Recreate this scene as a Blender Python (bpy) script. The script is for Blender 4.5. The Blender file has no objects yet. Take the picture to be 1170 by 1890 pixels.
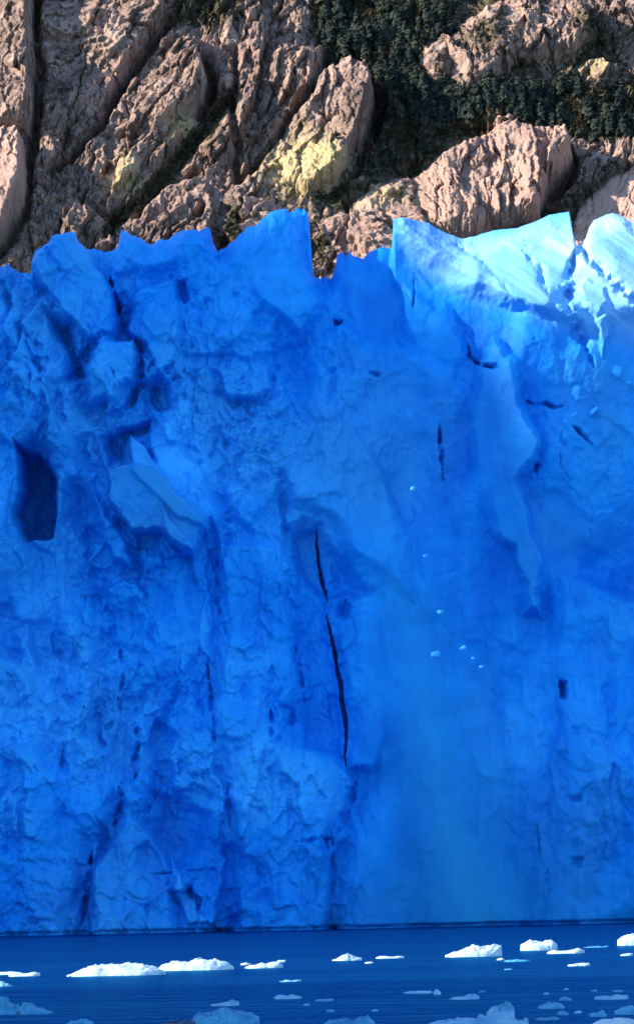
import bpy, math, random
import numpy as np
from mathutils import Matrix, Vector

R = math.radians
rng = np.random.default_rng(7)
scene = bpy.context.scene
COL = scene.collection

# ------------------------------------------------------------------ camera
F = 9720.0                 # focal length in photograph pixels
CX, HY = 585.0, 1618.0     # where the level line of sight meets the photograph
ROLL = R(1.15)
CAMZ = 4.0
cam_d = bpy.data.cameras.new('camera')
cam = bpy.data.objects.new('camera', cam_d)
COL.objects.link(cam)
cam_d.sensor_fit = 'AUTO'
cam_d.sensor_width = 36.0
cam_d.lens = 36.0 * F / 1890.0
cam_d.shift_y = (HY - 945.0) / 1890.0
cam_d.clip_start = 1.0
cam_d.clip_end = 60000.0
cam.matrix_world = Matrix.Translation((0, 0, CAMZ)) @ Matrix.Rotation(R(90), 4, 'X') @ Matrix.Rotation(-ROLL, 4, 'Z')
scene.camera = cam
CR, SR = math.cos(ROLL), math.sin(ROLL)


def ray(px, py):
    a, b = (px - CX) / F, (HY - py) / F
    return a * CR + b * SR, -a * SR + b * CR


def to_px(x, y, z):
    a, b = x / y, (z - CAMZ) / y
    return CX + F * (a * CR - b * SR), HY - F * (a * SR + b * CR)


def at(px, py, Y):
    a, b = ray(px, py)
    return a * Y, Y, CAMZ + b * Y


def on_water(px, py):
    a, b = ray(px, py)
    Y = -CAMZ / b
    return a * Y, Y


# ------------------------------------------------------------------ noise
_T = rng.random((256, 256))
_A = rng.random((256, 256)) * 2 * np.pi
_GX, _GY = np.cos(_A), np.sin(_A)
_JX, _JY = rng.random((256, 256)), rng.random((256, 256))
_HX, _HY, _HH = rng.random((256, 256)) * 2 - 1, rng.random((256, 256)) * 2 - 1, rng.random((256, 256))


def perlin(x, y, seed=0):
    x = x + seed * 17.31
    y = y + seed * 9.73
    xi, yi = np.floor(x).astype(int), np.floor(y).astype(int)
    fx, fy = x - xi, y - yi
    u, v = fx * fx * fx * (fx * (fx * 6 - 15) + 10), fy * fy * fy * (fy * (fy * 6 - 15) + 10)

    def g(i, j):
        a, b = (xi + i) & 255, (yi + j) & 255
        return _GX[a, b] * (fx - i) + _GY[a, b] * (fy - j)
    n0 = g(0, 0) * (1 - u) + g(1, 0) * u
    n1 = g(0, 1) * (1 - u) + g(1, 1) * u
    return (n0 * (1 - v) + n1 * v) * 1.5


def fbm(x, y, octv=5, seed=0, gain=0.5):
    s, a, t = 0, 1.0, 0
    for k in range(octv):
        s = s + a * perlin(x, y, seed + k * 3)
        t += a
        a *= gain
        x, y = x * 2.03, y * 2.03
    return s / t


def ridged(x, y, octv=4, seed=0):
    s, a, t = 0, 1.0, 0
    for k in range(octv):
        s = s + a * (1 - np.abs(perlin(x, y, seed + k * 5)) * 2)
        t += a
        a *= 0.5
        x, y = x * 2.1, y * 2.1
    return s / t


def facets(x, y, seed=0, tilt=0.7):
    """chipped plates: every cell is a small plane with its own height and tilt; also the distance to the cell's edge"""
    x = x + seed * 31.7
    y = y + seed * 11.3
    xi, yi = np.floor(x).astype(int), np.floor(y).astype(int)
    f1 = np.full(x.shape, 9.0)
    f2 = np.full(x.shape, 9.0)
    h = np.zeros(x.shape)
    for i in (-1, 0, 1):
        for j in (-1, 0, 1):
            a, b = (xi + i) & 255, (yi + j) & 255
            dx, dy = x - (xi + i + _JX[a, b]), y - (yi + j + _JY[a, b])
            d = dx * dx + dy * dy
            hh = _HH[a, b] + tilt * (_HX[a, b] * dx + _HY[a, b] * dy)
            n = d < f1
            f2 = np.where(n, f1, np.minimum(f2, d))
            f1 = np.where(n, d, f1)
            h = np.where(n, hh, h)
    return h - 0.5, np.sqrt(f2) - np.sqrt(f1)


def soft_facets(x, y, seed=0, tilt=0.7, k=14.0):
    """as facets, but the planes melt into each other at their edges"""
    x = x + seed * 31.7
    y = y + seed * 11.3
    xi, yi = np.floor(x).astype(int), np.floor(y).astype(int)
    h = np.zeros(x.shape)
    ws = np.full(x.shape, 1e-9)
    for i in (-1, 0, 1):
        for j in (-1, 0, 1):
            a, b = (xi + i) & 255, (yi + j) & 255
            dx, dy = x - (xi + i + _JX[a, b]), y - (yi + j + _JY[a, b])
            w = np.exp(-k * (dx * dx + dy * dy))
            h += w * (_HH[a, b] + tilt * (_HX[a, b] * dx + _HY[a, b] * dy))
            ws += w
    return h / ws - 0.5


def sstep(a, b, x):
    t = np.clip((x - a) / (b - a), 0, 1)
    return t * t * (3 - 2 * t)


def sdf_poly(px, py, poly):
    """signed distance in pixels, positive inside"""
    P = np.array(poly, float)
    d = np.full(px.shape, 1e9)
    ins = np.zeros(px.shape, bool)
    for k in range(len(P)):
        x0, y0 = P[k]
        x1, y1 = P[(k + 1) % len(P)]
        ex, ey = x1 - x0, y1 - y0
        t = np.clip(((px - x0) * ex + (py - y0) * ey) / (ex * ex + ey * ey + 1e-9), 0, 1)
        d = np.minimum(d, np.hypot(px - x0 - t * ex, py - y0 - t * ey))
        if y0 != y1:
            c = ((y0 > py) != (y1 > py)) & (px < (x1 - x0) * (py - y0) / (y1 - y0) + x0)
            ins ^= c
    return np.where(ins, d, -d)


def dist_line(px, py, line):
    """distance to a polyline and the position 0..1 along it"""
    P = np.array(line, float)
    L = np.concatenate([[0], np.cumsum(np.hypot(*np.diff(P, axis=0).T))])
    d = np.full(px.shape, 1e9)
    s = np.zeros(px.shape)
    for k in range(len(P) - 1):
        x0, y0 = P[k]
        ex, ey = P[k + 1] - P[k]
        t = np.clip(((px - x0) * ex + (py - y0) * ey) / (ex * ex + ey * ey), 0, 1)
        dd = np.hypot(px - x0 - t * ex, py - y0 - t * ey)
        n = dd < d
        d = np.where(n, dd, d)
        s = np.where(n, (L[k] + t * (L[k + 1] - L[k])) / L[-1], s)
    return d, s


# ------------------------------------------------------------------ mesh helpers
def mesh_from(name, verts, faces, mat, smooth=True, attrs=None, parent=None):
    me = bpy.data.meshes.new(name)
    verts = np.asarray(verts, np.float32)
    faces = np.asarray(faces, np.int32)
    faces = faces.reshape(-1, faces.shape[-1])
    n, k = faces.shape
    me.vertices.add(len(verts))
    me.vertices.foreach_set('co', verts.ravel())
    me.loops.add(n * k)
    me.loops.foreach_set('vertex_index', faces.ravel())
    me.polygons.add(n)
    me.polygons.foreach_set('loop_start', np.arange(0, n * k, k, dtype=np.int32))
    me.polygons.foreach_set('loop_total', np.full(n, k, np.int32))
    me.polygons.foreach_set('use_smooth', np.full(n, smooth))
    for key, val in (attrs or {}).items():
        at_ = me.attributes.new(key, 'FLOAT', 'POINT')
        at_.data.foreach_set('value', np.asarray(val, np.float32).ravel())
    me.update(calc_edges=True)
    me.validate()
    me.materials.append(mat)
    o = bpy.data.objects.new(name, me)
    COL.objects.link(o)
    if parent is not None:
        o.parent = parent
    return o


def grid_faces(nr, nc):
    i = np.arange(nr * nc).reshape(nr, nc)
    return np.stack([i[:-1, :-1], i[:-1, 1:], i[1:, 1:], i[1:, :-1]], -1)


def sub_mesh(name, V, Fc, mat, attrs, parent):
    u, inv = np.unique(Fc, return_inverse=True)
    return mesh_from(name, V[u], inv.reshape(Fc.shape), mat, True, {k: a[u] for k, a in attrs.items()}, parent)


def tag(o, label=None, cat=None, group=None, kind=None):
    if label:
        o['label'] = label
    if cat:
        o['category'] = cat
    if group:
        o['group'] = group
    if kind:
        o['kind'] = kind
    return o


def empty(name, loc=(0, 0, 0)):
    o = bpy.data.objects.new(name, None)
    o.location = loc
    COL.objects.link(o)
    return o


# ------------------------------------------------------------------ materials
class NT:
    def __init__(self, name):
        self.m = bpy.data.materials.new(name)
        self.m.use_nodes = True
        self.t = self.m.node_tree
        self.b = self.t.nodes['Principled BSDF']
        self.out = self.t.nodes['Material Output']

    def n(self, typ, **kw):
        nd = self.t.nodes.new(typ)
        for k, v in kw.items():
            if k.startswith('i_'):
                nd.inputs[int(k[2:]) if k[2:].isdigit() else k[2:]].default_value = v
            else:
                setattr(nd, k, v)
        return nd

    def l(self, a, b):
        self.t.links.new(a, b)

    def noise(self, scale, detail=4, rough=0.55, vec=None, dist=0.0):
        nd = self.n('ShaderNodeTexNoise')
        nd.inputs['Scale'].default_value = scale
        nd.inputs['Detail'].default_value = detail
        nd.inputs['Roughness'].default_value = rough
        nd.inputs['Distortion'].default_value = dist
        if vec is not None:
            self.l(vec, nd.inputs['Vector'])
        return nd.outputs['Fac']

    def coords(self, scale=(1, 1, 1), rot=(0, 0, 0)):
        tc = self.n('ShaderNodeNewGeometry')
        mp = self.n('ShaderNodeMapping')
        mp.inputs['Scale'].default_value = scale
        mp.inputs['Rotation'].default_value = rot
        self.l(tc.outputs['Position'], mp.inputs['Vector'])
        return mp.outputs['Vector']

    def ramp(self, fac, stops):
        nd = self.n('ShaderNodeValToRGB')
        e = nd.color_ramp.elements
        e[0].position, e[1].position = stops[0][0], stops[1][0]
        for s in stops[2:]:
            e.new(s[0])
        for el, s in zip(e, stops):
            c = s[1]
            el.color = (c, c, c, 1) if isinstance(c, (int, float)) else (*c, 1)
        self.l(fac, nd.inputs['Fac'])
        return nd.outputs['Color']

    def mix(self, fac, a, b):
        nd = self.n('ShaderNodeMix', data_type='RGBA')
        for s, v in ((nd.inputs[0], fac), (nd.inputs[6], a), (nd.inputs[7], b)):
            if isinstance(v, (int, float)):
                s.default_value = v
            elif isinstance(v, tuple):
                s.default_value = (*v, 1)
            else:
                self.l(v, s)
        return nd.outputs[2]

    def attr(self, name):
        return self.n('ShaderNodeAttribute', attribute_name=name).outputs['Fac']

    def math(self, op, a, b=None):
        nd = self.n('ShaderNodeMath', operation=op)
        for s, v in ((nd.inputs[0], a), (nd.inputs[1], b)):
            if v is None:
                continue
            if isinstance(v, (int, float)):
                s.default_value = v
            else:
                self.l(v, s)
        return nd.outputs[0]

    def bump(self, h, strength, dist):
        nd = self.n('ShaderNodeBump')
        nd.inputs['Strength'].default_value = strength
        nd.inputs['Distance'].default_value = dist
        self.l(h, nd.inputs['Height'])
        self.l(nd.outputs['Normal'], self.b.inputs['Normal'])


def mat_ice():
    k = NT('glacier_ice')
    c1 = k.noise(0.09, 5, 0.6, k.coords())
    c2 = k.noise(0.35, 6, 0.65, k.coords((1, 1, 0.45)))
    s = k.math('ADD', k.math('MULTIPLY', c1, 0.55), k.math('MULTIPLY', c2, 0.45))
    s = k.math('ADD', s, k.math('MULTIPLY', k.attr('milky'), 0.22))
    col = k.ramp(s, [(0.34, (0.003, 0.165, 0.63)), (0.52, (0.010, 0.325, 0.85)), (0.72, (0.05, 0.47, 0.94))])
    c3 = k.ramp(k.noise(0.055, 4, 0.6, k.coords((1, 1, 0.6)), 0.6), [(0.46, 0.0), (0.64, 0.7)])
    col = k.mix(k.math('MAXIMUM', c3, k.attr('grey')), col, (0.045, 0.33, 0.68))
    col = k.mix(k.attr('firn_sunlight'), col, (0.46, 0.64, 0.76))
    k.l(col, k.b.inputs['Base Color'])
    k.b.inputs['Roughness'].default_value = 0.55
    k.b.inputs['IOR'].default_value = 1.31
    k.b.inputs['Specular IOR Level'].default_value = 0.25
    h = k.math('ADD', k.noise(1.3, 6, 0.6, k.coords()), k.math('MULTIPLY', k.noise(5, 4, 0.6, k.coords((1, 1, 0.6))), 0.3))
    k.bump(h, 0.16, 0.5)
    return k.m


def mat_floe(name, a, b, bump=0.06):
    k = NT(name)
    s = k.noise(1.6, 5, 0.6, k.coords())
    k.l(k.ramp(s, [(0.35, a), (0.62, b)]), k.b.inputs['Base Color'])
    k.b.inputs['Roughness'].default_value = 0.5
    k.b.inputs['Specular IOR Level'].default_value = 0.3
    k.bump(k.noise(6, 5, 0.6, k.coords()), 0.6, bump)
    return k.m


def mat_rock():
    k = NT('mountain_rock')
    v1 = k.noise(0.035, 6, 0.62, k.coords((1, 1, 0.5), (0, R(20), 0)))
    v2 = k.noise(0.22, 6, 0.7, k.coords((1.0, 1.0, 0.30), (0, R(14), 0)), 0.4)
    col = k.ramp(v1, [(0.34, (0.108, 0.068, 0.051)), (0.50, (0.240, 0.155, 0.117)), (0.66, (0.395, 0.264, 0.200))])
    dk = k.ramp(v2, [(0.40, 0.0), (0.50, 1.0)])
    col = k.mix(k.math('SUBTRACT', 1.0, dk), col, (0.066, 0.046, 0.038))
    pale = k.ramp(k.noise(0.5, 5, 0.75, k.coords((1, 1, 0.4), (0, R(25), 0))), [(0.54, 0.0), (0.64, 1.0)])
    col = k.mix(k.math('MULTIPLY', pale, 0.55), col, (0.45, 0.335, 0.275))
    col = k.mix(k.attr('pink'), col, (0.42, 0.26, 0.195))
    och = k.ramp(k.noise(0.3, 5, 0.7, k.coords((1.6, 1, 0.22))), [(0.40, 0.15), (0.56, 1.0)])
    col = k.mix(k.math('MULTIPLY', k.attr('ochre'), och), col, (0.52, 0.42, 0.17))
    veg = k.ramp(k.noise(0.12, 6, 0.7, k.coords()), [(0.30, (0.018, 0.016, 0.008)), (0.50, (0.050, 0.042, 0.022)), (0.70, (0.115, 0.085, 0.048))])
    vm = k.math('ADD', k.attr('veg'), k.math('MULTIPLY', k.math('SUBTRACT', k.noise(0.25, 6, 0.75, k.coords()), 0.5), 1.6))
    col = k.mix(k.ramp(vm, [(0.42, 0.0), (0.60, 1.0)]), col, veg)
    k.l(col, k.b.inputs['Base Color'])
    k.b.inputs['Roughness'].default_value = 0.9
    k.b.inputs['Specular IOR Level'].default_value = 0.2
    h = k.math('ADD', k.noise(0.4, 6, 0.62, k.coords((1, 1, 0.3), (0, R(16), 0))), k.math('MULTIPLY', v2, 0.6))
    k.bump(h, 0.45, 2.0)
    return k.m


def mat_leaf(name, a, b, scale=0.15):
    k = NT(name)
    k.l(k.ramp(k.noise(scale, 4, 0.6, k.coords()), [(0.35, a), (0.65, b)]), k.b.inputs['Base Color'])
    k.b.inputs['Roughness'].default_value = 0.8
    k.b.inputs['Specular IOR Level'].default_value = 0.15
    return k.m


def mat_water():
    """lake water: a dark blue body under a ripple-broken sheen"""
    k = NT('lake_water')
    k.t.nodes.remove(k.b)
    df = k.n('ShaderNodeBsdfDiffuse')
    k.l(k.ramp(k.noise(0.02, 4, 0.6, k.coords((0.6, 1.6, 1))), [(0.3, (0.0005, 0.015, 0.062)), (0.7, (0.0005, 0.022, 0.075))]), df.inputs['Color'])
    gl = k.n('ShaderNodeBsdfGlossy')
    gl.inputs['Color'].default_value = (0.05, 0.40, 0.68, 1)
    gl.inputs['Roughness'].default_value = 0.16
    bp = k.n('ShaderNodeBump')
    bp.inputs['Strength'].default_value = 0.9
    bp.inputs['Distance'].default_value = 1.0
    h = k.math('ADD', k.noise(0.9, 4, 0.6, k.coords((0.45, 0.5, 1))), k.math('MULTIPLY', k.noise(0.06, 4, 0.55, k.coords((0.4, 0.6, 1))), 3.5))
    k.l(h, bp.inputs['Height'])
    k.l(bp.outputs['Normal'], gl.inputs['Normal'])
    mx = k.n('ShaderNodeMixShader')
    mx.inputs[0].default_value = 0.52
    k.l(df.outputs[0], mx.inputs[1])
    k.l(gl.outputs[0], mx.inputs[2])
    k.l(mx.outputs[0], k.out.inputs['Surface'])
    return k.m


ICE = mat_ice()
ROCK = mat_rock()

# ------------------------------------------------------------------ glacier front
WY = 398.0


def wall_mean(x, z):
    return WY + 0.10 * np.maximum(z, 0) + 0.05 * x + 0.9 * np.sin(x * 0.09 + 0.7)


# skyline of the ice, photograph pixels along the crest
SKY = [(-2600, 330), (-900, 350), (-400, 400), (-150, 455), (-60, 470), (0, 482), (22, 494), (50, 503), (58, 497), (52, 478), (60, 458), (76, 451), (92, 446),
       (97, 430), (112, 432), (122, 426), (140, 430), (146, 444), (156, 455), (175, 451), (190, 456), (205, 452), (216, 450), (219, 430), (224, 422), (240, 430),
       (258, 431), (275, 437), (283, 446), (290, 440), (300, 438), (320, 428), (345, 432), (362, 423), (388, 418), (393, 440), (402, 459), (415, 458),
       (430, 445), (441, 432), (462, 415), (485, 398), (515, 389), (545, 387), (563, 387), (570, 394), (572, 430), (562, 442), (558, 466),
       (558, 490), (575, 503), (598, 512), (612, 508), (620, 490), (622, 470), (632, 462), (642, 465), (652, 476), (662, 474), (684, 461),
       (704, 455), (722, 458), (725, 440), (722, 400), (735, 399), (770, 403), (792, 408), (805, 418), (830, 430), (855, 438), (880, 432), (905, 424), (930, 421),
       (955, 420), (985, 408), (1015, 393), (1035, 389), (1052, 388), (1056, 440), (1060, 462), (1068, 458), (1078, 444), (1086, 420), (1096, 404), (1112, 396),
       (1132, 390), (1150, 396), (1162, 408), (1180, 418), (1230, 424), (1300, 410), (1500, 400), (2000, 420), (4000, 430)]
# crest in world x,z : force x to increase, keeping the nearly vertical edges
sx, sz = [], []
for (px_, py_) in SKY:
    zz = 50.0
    for _ in range(6):
        a_, b_ = ray(px_, py_)
        xx = a_ * WY
        for __ in range(4):
            Yw = float(wall_mean(np.float64(xx), np.float64(zz)))
            xx, zz = a_ * Yw, CAMZ + b_ * Yw
    if sx and xx <= sx[-1] + 0.05:
        xx = sx[-1] + 0.05
    sx.append(xx)
    sz.append(zz)


def crest(x):
    t = np.interp(x, sx, sz)
    return t + (0.35 * fbm(x * 0.9, x * 0 + 3.1, 4, 5) + 0.30 * soft_facets(x * 1.1, x * 0 + 1.7, 3, 1.0, 20)) * (1 - 0.75 * sstep(5.5, 7, x)) * np.interp(np.abs(x), [0, 25, 40], [1, 1, 4])


xs = np.concatenate([np.arange(-130, -30, 1.0), np.arange(-30, -26, 0.25), np.arange(-26, 26, 0.072), np.arange(26, 30, 0.25), np.arange(30, 130, 1.0)])
vs = np.linspace(0, 1, 700)
ZB = -1.5
top = crest(xs)
X = np.broadcast_to(xs, (len(vs), len(xs))).copy()
Z = np.minimum(ZB + vs[:, None] * (top.max() + 0.01 - ZB) + 0 * top[None, :], top[None, :])
YM = wall_mean(X, Z)
PX, PY = to_px(X, YM, Z)
below = (top[None, :] - Z)                 # metres under the crest

# --- relief, metres towards the camera
wx = X + 1.2 * fbm(X * 0.16, Z * 0.16, 3, 21)
wz = Z + 1.2 * fbm(X * 0.16, Z * 0.16, 3, 37)
rough = np.clip(0.42 + 0.9 * fbm(X * 0.045, Z * 0.045, 2, 3), 0.12, 1)


def blob(cx, cy, rx, ry):
    return np.exp(-((PX - cx) / rx) ** 2 - ((PY - cy) / ry) ** 2)


smoothness = np.clip(1.0 * blob(820, 1250, 190, 420) + 0.7 * blob(690, 480, 110, 130) + 0.6 * blob(500, 450, 110, 90) + 0.8 * blob(900, 900, 110, 260)
                     + 0.5 * blob(640, 1640, 260, 90), 0, 1)
crumble = np.clip(blob(110, 1270, 160, 170) + 0.9 * blob(440, 830, 170, 150) + 0.8 * blob(470, 1430, 170, 70) + 0.6 * blob(60, 650, 130, 140), 0, 1)
rough = rough * (1 - 0.75 * smoothness) * (0.75 + 0.7 * crumble)
wx2, wz2 = wx + 0.5 * fbm(X * 0.6, Z * 0.6, 3, 25), wz + 0.5 * fbm(X * 0.6, Z * 0.6, 3, 27)
big = soft_facets(wx * 0.085, wz * 0.060, 1, 0.9, 18)
mid = soft_facets(wx2 * 0.23, wz2 * 0.19, 2, 1.0, 26)
sml = soft_facets(wx2 * 0.62, wz2 * 0.55, 3, 1.1, 22)
tin = soft_facets(wx2 * 1.7, wz2 * 1.5, 4, 1.1, 16)
lowcol = sstep(950, 1150, PY)             # the lower half of the face breaks into upright columns
col_ = soft_facets(wx2 * 0.32, wz2 * 0.075, 6, 0.9, 22)
D = 3.2 * big * (1 - 0.6 * smoothness)
D = D + (2.6 * mid * (1 - 0.5 * lowcol) + 2.8 * col_ * lowcol) * rough
D = D + 0.7 * sml * rough * (0.6 + 0.8 * crumble) + 0.20 * tin * rough * (0.4 + 1.6 * crumble)
D = D + 1.2 * fbm(X * 0.10, Z * 0.10, 4, 11) + 0.8 * fbm(X * 0.40, Z * 0.30, 5, 13, 0.5) * (0.35 + rough)
D = D + crumble * 0.8 * fbm(X * 0.9, Z * 0.9, 5, 17, 0.6)
D = D + lowcol * (0.9 * fbm(X * 0.30, Z * 0.05, 3, 19) + 0.22 * fbm(X * 0.9, Z * 0.14, 4, 23))
D = D + 1.6 * blob(150, 720, 300, 240) * soft_facets(wx2 * 0.36, wz2 * 0.24, 8, 1.0, 30)
left3 = 1 - sstep(300, 560, PX)
low3 = sstep(900, 1150, PY) * (1 - sstep(640, 780, PX))
rug = np.clip(0.35 + 0.75 * left3 + 0.75 * low3 + 0.5 * crumble - 0.8 * smoothness, 0.1, 1.3) * np.clip(0.7 + 1.3 * fbm(X * 0.09, Z * 0.09, 3, 201), 0.1, 1.6)
h1 = soft_facets(wx2 * 0.40, wz2 * 0.26, 21, 1.1, 34)
h2 = soft_facets(wx2 * 1.0, wz2 * 0.72, 22, 1.2, 26)
h3 = soft_facets(wx2 * 2.3, wz2 * 1.9, 23, 1.2, 18)
D = D + rug * (1.35 * h1 + 0.55 * h2 + 0.20 * h3 * (0.4 + crumble))
D = D + 1.1 * (ridged(wx * 0.26, Z * 0.028, 2, 205) - 0.5) * np.clip(low3 + 0.5 * lowcol, 0, 1) * (1 - 0.6 * smoothness)
D = D + 0.55 * np.clip(rug, 0, 1) * fbm(X * 1.2, Z * 1.1, 5, 231, 0.66)
pits = fbm(X * 0.55, Z * 0.5, 4, 29)
D = D - 0.7 * sstep(0.30, 0.50, pits) * rough

PID = np.zeros(X.shape, int)
milky = 0.8 * crumble - 0.4 * smoothness
firn_sunlight = np.zeros(X.shape)
grey = np.zeros(X.shape)
M2P = F / WY
JIT = 9 * fbm(X * 0.5, Z * 0.5, 4, 41)
JIT2 = 3.0 * fbm(X * 1.6, Z * 1.6, 3, 43)
PXJ, PYJ = PX + JIT + JIT2, PY + 9 * fbm(X * 0.5, Z * 0.5, 4, 47) + JIT2


BV = 0.55 + 2.4 * np.clip(0.45 + 1.1 * fbm(X * 0.14, Z * 0.14, 3, 45), 0, 1)


def sub(poly, pad=40):
    P = np.array(poly)
    return np.where((PX > P[:, 0].min() - pad) & (PX < P[:, 0].max() + pad) & (PY > P[:, 1].min() - pad) & (PY < P[:, 1].max() + pad))


def block(poly, d, bevel=14, gx=0.0, gy=0.0, keep=0.5, pid=0, mk=0.0, gr=0.0):
    """a mass standing proud of the face: d metres out, tilted gx, gy metres per 100 px, keep = how much of the rough relief stays on it"""
    i = sub(poly)
    s = sdf_poly(PXJ[i], PYJ[i], poly)
    P = np.mean(poly, axis=0)
    w = sstep(-2, bevel * (BV[i] if bevel > 8 else 0.8), s)
    pl = d + gx * (PX[i] - P[0]) / 100 + gy * (PY[i] - P[1]) / 100
    D[i] = D[i] * (1 - w * (1 - keep)) + w * pl
    milky[i] += w * mk
    grey[i] = np.where(w > 0.01, np.maximum(grey[i], w * gr * np.clip(0.8 + 0.9 * fbm(PX[i] / 60, PY[i] / 90, 4, 211), 0, 1.3)), grey[i])
    if pid:
        PID[i] = np.where(s > 0, pid, PID[i])


def hollow(poly, d, soft=10, keep=0.6):
    i = sub(poly)
    s = sdf_poly(PXJ[i], PYJ[i], poly)
    w = sstep(-2, soft * 1.2 * BV[i], s)
    D[i] = D[i] * (1 - w * (1 - keep)) - w * d


def crack(line, width, d, hard=False):
    i = sub(line, 30)
    dd, s = dist_line(PX[i] + 0.45 * JIT[i] + 0.5 * JIT2[i], PY[i], line)
    w = width * (0.06 + 0.94 * np.sin(np.clip(s, 0.0, 1.0) * np.pi) ** 0.8)
    w = w * (0.8 + 0.5 * fbm(PX[i] / 90, PY[i] / 45, 3, 49))
    D[i] -= d * np.clip(1.15 - s * 0.3, 0, 1) * ((1 - sstep(w * 0.4, w, dd)) if hard else 0.9 * np.clip(0.55 + 1.3 * fbm(PX[i] / 22, PY[i] / 22, 3, 221), 0, 1.2) * np.exp(-((dd + 2.2 * np.abs(fbm(PX[i] / 12, PY[i] / 12, 3, 223))) / (w * 1.15)) ** 2))


# towers of the upper left, stepped back one behind the other
block([(-60, 470), (30, 490), (50, 560), (48, 620), (85, 690), (110, 780), (60, 900), (-60, 900)], 1.5, 16, gy=-0.8, keep=0.8)
block([(52, 480), (97, 428), (146, 430), (170, 470), (200, 520), (215, 560), (222, 620), (165, 640), (130, 600), (80, 540)], 1.9, 10, gx=-0.6, keep=0.5, pid=1)
block([(226, 600), (240, 540), (270, 520), (330, 508), (340, 560), (330, 660), (300, 700), (262, 640), (240, 620)], 1.9, 9, gx=1.0, keep=0.5)
block([(195, 620), (250, 625), (262, 660), (256, 705), (215, 740), (160, 760), (150, 700), (160, 640)], 2.6, 9, keep=0.4)
block([(75, 600), (95, 640), (120, 660), (150, 740), (200, 790), (110, 830), (70, 700)], 1.6, 12, gy=-0.8, keep=0.7)
block([(219, 420), (285, 438), (390, 414), (396, 470), (340, 500), (250, 520), (222, 480)], 1.0, 14, gx=0.6, keep=0.5, pid=2)
block([(410, 460), (460, 415), (515, 385), (575, 382), (565, 470), (600, 560), (560, 640), (470, 560), (420, 500)], 1.6, 20, gx=0.9, keep=0.45, pid=3)
block([(612, 505), (632, 455), (660, 470), (724, 450), (736, 560), (748, 680), (690, 700), (640, 600)], 0.3, 16, gx=-0.3, keep=0.35, pid=4)
# crest that rises into the sun on the right
CREST = [(718, 380), (800, 395), (880, 420), (960, 405), (1060, 375), (1120, 375), (1300, 375), (1700, 380), (1700, 720), (1250, 700), (1170, 660), (1080, 640), (960, 590), (860, 560), (770, 520), (735, 480)]
_c = sdf_poly(PX, PY, CREST)
D *= 1 - 0.8 * sstep(-170, 10, _c)
block(CREST, 2.4, 46, gx=0.1, gy=0.2, keep=0.05, pid=5, mk=0.35)
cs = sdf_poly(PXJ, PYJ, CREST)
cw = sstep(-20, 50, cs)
dg = (PX - 720) * 0.55 + (PY - 400) * -0.83       # across the flutes that run down to the right
al = (PX - 720) * 0.83 + (PY - 400) * 0.55
D += cw * (0.9 * ridged(dg / 110, al / 520, 2, 51) + 0.16 * ridged(dg / 26, al / 240, 3, 53) - 0.9)
for ln, w_, d_ in (([(1055, 470), (1048, 520), (1040, 570), (1060, 620), (1090, 690)], 13, 1.3), ([(1062, 462), (1090, 500), (1130, 540), (1200, 610)], 11, 1.0),
                   ([(960, 470), (990, 500), (1005, 560)], 9, 0.5), ([(830, 440), (900, 500), (960, 590)], 8, 0.35)):
    crack(ln, w_, d_)
for bl in ([(1060, 540), (1075, 525), (1110, 540), (1115, 570), (1095, 600), (1070, 580)], [(1045, 455), (1070, 460), (1074, 485), (1050, 480)],
           [(1090, 600), (1110, 590), (1118, 640), (1105, 670)]):
    block(bl, 0.9, 8, keep=0.7)

# the smooth slabs at the left centre
block([(262, 800), (318, 772), (352, 830), (385, 885), (425, 955), (400, 985), (330, 960), (280, 880)], 2.3, 14, keep=0.5)
block([(236, 800), (270, 825), (300, 868), (322, 905), (385, 955), (384, 985), (330, 960), (245, 880)], 3.0, 7, gx=0.5, keep=0.25, pid=6, gr=0.5)
block([(198, 872), (230, 862), (282, 862), (310, 892), (382, 966), (357, 1032), (320, 1005), (300, 985), (240, 985), (206, 935)], 4.4, 8, gx=0.6, gy=-0.7, keep=0.22, pid=7, mk=-0.5, gr=0.8)
block([(300, 930), (318, 960), (350, 1000), (360, 1030), (318, 1000), (304, 975)], 0.6, 5, keep=1.0)
block([(160, 880), (185, 900), (215, 960), (245, 1000), (250, 1050), (210, 1040), (170, 960)], 1.6, 9, keep=0.5)
# hanging tongue on the right
block([(872, 690), (888, 650), (905, 625), (930, 640), (955, 680), (968, 760), (992, 830), (984, 868), (968, 892), (976, 940), (990, 1000), (1004, 1062), (1000, 1142), (962, 1140), (942, 1020), (905, 992), (872, 905), (850, 810)],
      2.0, 11, gx=1.3, keep=0.42, pid=8, mk=0.4, gr=0.42)
block([(740, 520), (830, 560), (870, 640), (872, 760), (850, 880), (800, 900), (760, 800), (735, 660)], 0.9, 30, keep=0.5)
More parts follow.
